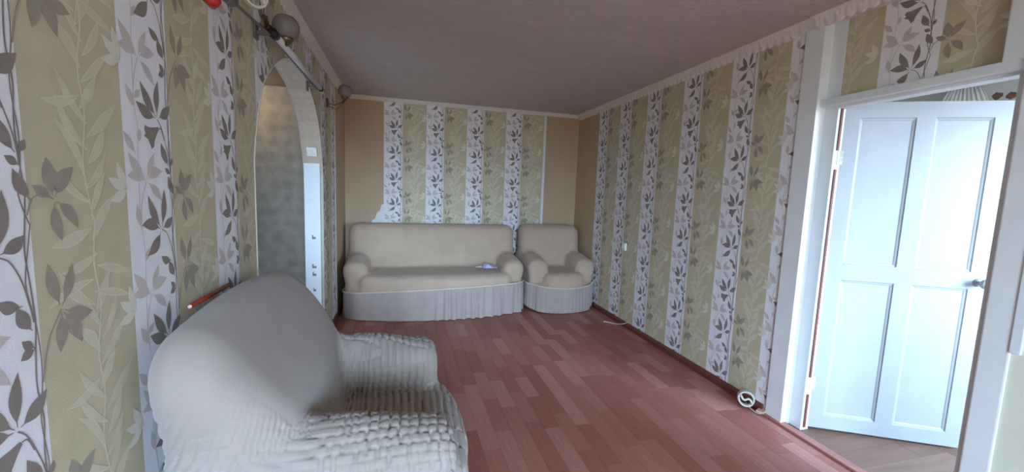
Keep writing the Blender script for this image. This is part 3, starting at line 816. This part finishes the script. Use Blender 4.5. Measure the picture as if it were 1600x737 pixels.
# switch on the arch reveal
sw = empty('light_switch', (-.072, 3.843, 1.70), 0, label='cream square switch high on the far arch jamb above the white strip', cat='switch')
b = MB(); b.box((-.040, -.022, -.040), (.040, .006, .040), M['plastic'], .006); b.build('housing', sw)
b = MB(); sw.rotation_euler = (R(23), 0, 0); b.box((-.012, -.030, -.018), (.012, -.020, .018), M['plastic'], .004); b.build('rocker', sw)

# curtain rod above the arch
RXD, RZ = .085, 2.120
rod = empty('curtain_rod', (0, 2.3, RZ), 0, label='pale metal curtain rod high on the left wall across the arch top', cat='curtain rod')
def rl(p): return (p[0], p[1]-2.3, p[2])
b = MB(); b.tube([rl((RXD, 2.22, 0)), rl((RXD, 3.36, .005))], .017, M['metal_rod'], 16); b.build('tube', rod)
b = MB(); b.tube([rl((RXD-.012, 1.68, -.055)), rl((RXD-.012, 2.26, -.01)), rl((RXD-.012, 3.30, -.018))], .006, M['metal_grey'], 10); tag(b.build('inner_rod', rod), 'thin dark inner rod')
b = MB(); b.tube([rl((RXD, 3.345, .005)), rl((RXD, 3.385, .005))], .0195, M['plastic_dark'], 16); tag(b.build('end_cap', rod), 'black open end')
b = MB(); b.box(rl((0, 2.225, -.03)), rl((.012, 2.275, .05)), M['metal_grey'], .003); b.box(rl((.008, 2.240, -.008)), rl((RXD+.02, 2.262, .008)), M['metal_grey'], .003)
b.tube([rl((RXD, 2.215, -.002)), rl((RXD, 2.262, -.002))], .022, M['plastic_dark'], 16); b.build('bracket', rod)
b = MB(); b.box(rl((0, 3.30, -.03)), rl((.010, 3.34, .04)), M['metal_grey'], .003); b.box(rl((.006, 3.312, -.006)), rl((RXD, 3.328, .006)), M['metal_grey'], .002); b.build('bracket', rod)
b = MB(); b.box(rl((.0, 1.70, -.08)), rl((.014, 1.80, -.02)), M['metal_grey'], .004); b.tube([rl((.01, 1.72, -.045)), rl((RXD+.03, 1.70, -.055))], .014, M['metal_grey'], 12)
b.tube([rl((RXD-.012, 1.66, -.057)), rl((RXD-.012, 1.78, -.047))], .022, M['metal_grey'], 14); b.build('clamp', rod)
b = MB(); b.lathe([(0, -.022), (.012, -.019), (.020, -.010), (.022, 0), (.020, .010), (.012, .019), (0, .022)], rl((.10, 1.545, -.140)), (0, 1, 0), M['red'], 20)
b.tube([rl((.10, 1.56, -.136)), rl((RXD-.012, 1.70, -.06))], .006, M['plastic_dark'], 8); tag(b.build('finial', rod), 'red ball end')

# two wall sconces
def sconce(wall, shade, r, label):
    root = empty('wall_sconce', wall, 0, label=label, cat='wall lamp', group='wall sconces on the left wall')
    s = Vector(shade)-Vector(wall)
    b = MB(); b.lathe([(.045, 0), (.045, .006), (.034, .014), (.014, .020), (0, .021)], (0, 0, 0), (1, 0, 0), M['brass'], 24); b.build('wall_plate', root)
    cup = s+Vector((0, 0, -r-.02))
    b = MB(); b.tube([(.01, 0, 0), (s.x*.4, s.y*.3, -.012), (s.x*.8, s.y*.8, cup.z*.6-.012), (cup.x, cup.y, cup.z)], .006, M['brass'], 10)
    b.tube([(.01, .012, -.02), (s.x*.5, s.y*.5+.01, -.05), (cup.x, cup.y, cup.z-.012)], .004, M['brass'], 8); b.build('arm', root)
    b = MB(); b.lathe([(0, -.012), (.010, -.010), (.018, 0), (.030, .012), (.036, .026), (.034, .027), (.016, .006), (0, .004)], cup, (0, 0, 1), M['brass'], 20); b.build('cup', root)
    b = MB(); prof = []
    for i in range(15):
        a = R(-62+i*(62+52)/14); prof.append((r*math.cos(a), r*math.sin(a)+r))
    prof += [(r*math.cos(R(52))*.94, r*math.sin(R(52))+r-.001), (r*.9, r*1.02), (r*.45, r*.2)]
    b.lathe(prof, cup+Vector((0, 0, .016)), (0, 0, 1), M['frost'], 28); b.build('lamp_shade', root)
    return root
sconce((.001, 2.40, 2.21), (.105, 2.375, 2.205), .063, 'nearer frosted globe sconce above the curtain rod on left wall')
sconce((.001, 4.13, 2.165), (.15, 4.19, 2.300), .062, 'farther frosted globe sconce on left wall past the arch')

# coils of white cable
def coil(root_loc, axis, rr, label):
    root = empty('cable_coil', root_loc, 0, label=label, cat='cable coil', group='coils of white cable')
    ax = Vector(axis).normalized(); u = ax.cross(Vector((0, 0, 1))).normalized(); w = u.cross(ax)
    b = MB(); pts = []
    turns = 7; n = 26
    for i in range(turns*n+1):
        a = 2*math.pi*i/n; layer = i/(turns*n)
        rad = rr*(1+.04*math.sin(i*.37)); pts.append(u*rad*math.cos(a)+w*rad*math.sin(a)+ax*(-.018+.036*layer))
    b.tube(pts, .0056, M['cable'], 8); b.build('loops', root)
    b = MB(); pts = []
    for i in range(21):
        t = i/20; x = (t-.5)*2*rr; pts.append(u*(x*.80)+w*(x*.55+.35*rr*math.sin(2*math.pi*t))+ax*.022)
    b.tube(pts, .0075, M['cable'], 8); b.build('tie', root)
    return root
coil((W-.052, 2.140, .056), (-.55, -.83, .12), .047, 'white cable coil standing by the skirting board near the door post')
coil((.050, 2.11, 2.225), (.5, -.85, -.15), .042, 'white cable coil hung high on left wall before the globe sconce')

# loose cords
def sp(pts, n=8):
    P = [Vector(pts[0])]+[Vector(p) for p in pts]+[Vector(pts[-1])]; out = []
    for i in range(1, len(P)-2):
        for k in range(n):
            t = k/n; a, b_, c, d = P[i-1], P[i], P[i+1], P[i+2]
            out.append(.5*(2*b_+(c-a)*t+(2*a-5*b_+4*c-d)*t*t+(3*b_-a-3*c+d)*t**3))
    out.append(P[-2]); return out
b = MB(); b.tube(sp([(W-.03, 2.16, .012), (W-.048, 2.10, .006), (W-.052, 2.05, .005), (W-.04, 2.02, .008)]), .004, M['cable'], 8)
tag(b.build('cord'), 'short white cord running from the floor cable coil to the door post', 'cord', 'loose white cords')
b = MB(); b.tube(sp([(W-.006, 3.70, .075), (W-.016, 3.74, .068), (W-.045, 3.80, .035), (W-.075, 3.90, .005), (W-.12, 3.97, .004), (W-.16, 4.00, .004)]), .004, M['cable'], 8)
tag(b.build('cord'), 'thin white cord curling off the right skirting board near the far armchair', 'cord', 'loose white cords')
# wood chip at the threshold
b = MB(); b.box((-.03, -.022, 0), (.028, .024, .012), M['chipwood'], .003); o = b.build('wood_chip'); o.location = (W-.024, 2.035, .0145); o.rotation_euler = (.0, 0, .4)
tag(o, 'pale broken wood chip at the foot of the door post', 'wood chip')

# white curtain gathered in the next room
cu = MB(); vs = []; n = 60; rows = 14
for k in range(rows+1):
    z = 2.485-2.42*k/rows
    for i in range(n+1):
        t = i/n-.5; vs.append((5.42+.006*math.sin(i*1.05), 2.52+t*(.20+.42*min(1, k/rows*5)), z))
fs = [(k*(n+1)+i, k*(n+1)+i+1, (k+1)*(n+1)+i+1, (k+1)*(n+1)+i) for k in range(rows) for i in range(n)]
cu.add(vs, fs, M['curtain'], True); cuo = cu.build('curtain'); md = cuo.modifiers.new('thick', 'SOLIDIFY'); md.thickness = .003
tag(cuo, 'white curtain in the next room glimpsed above the open door', 'curtain')
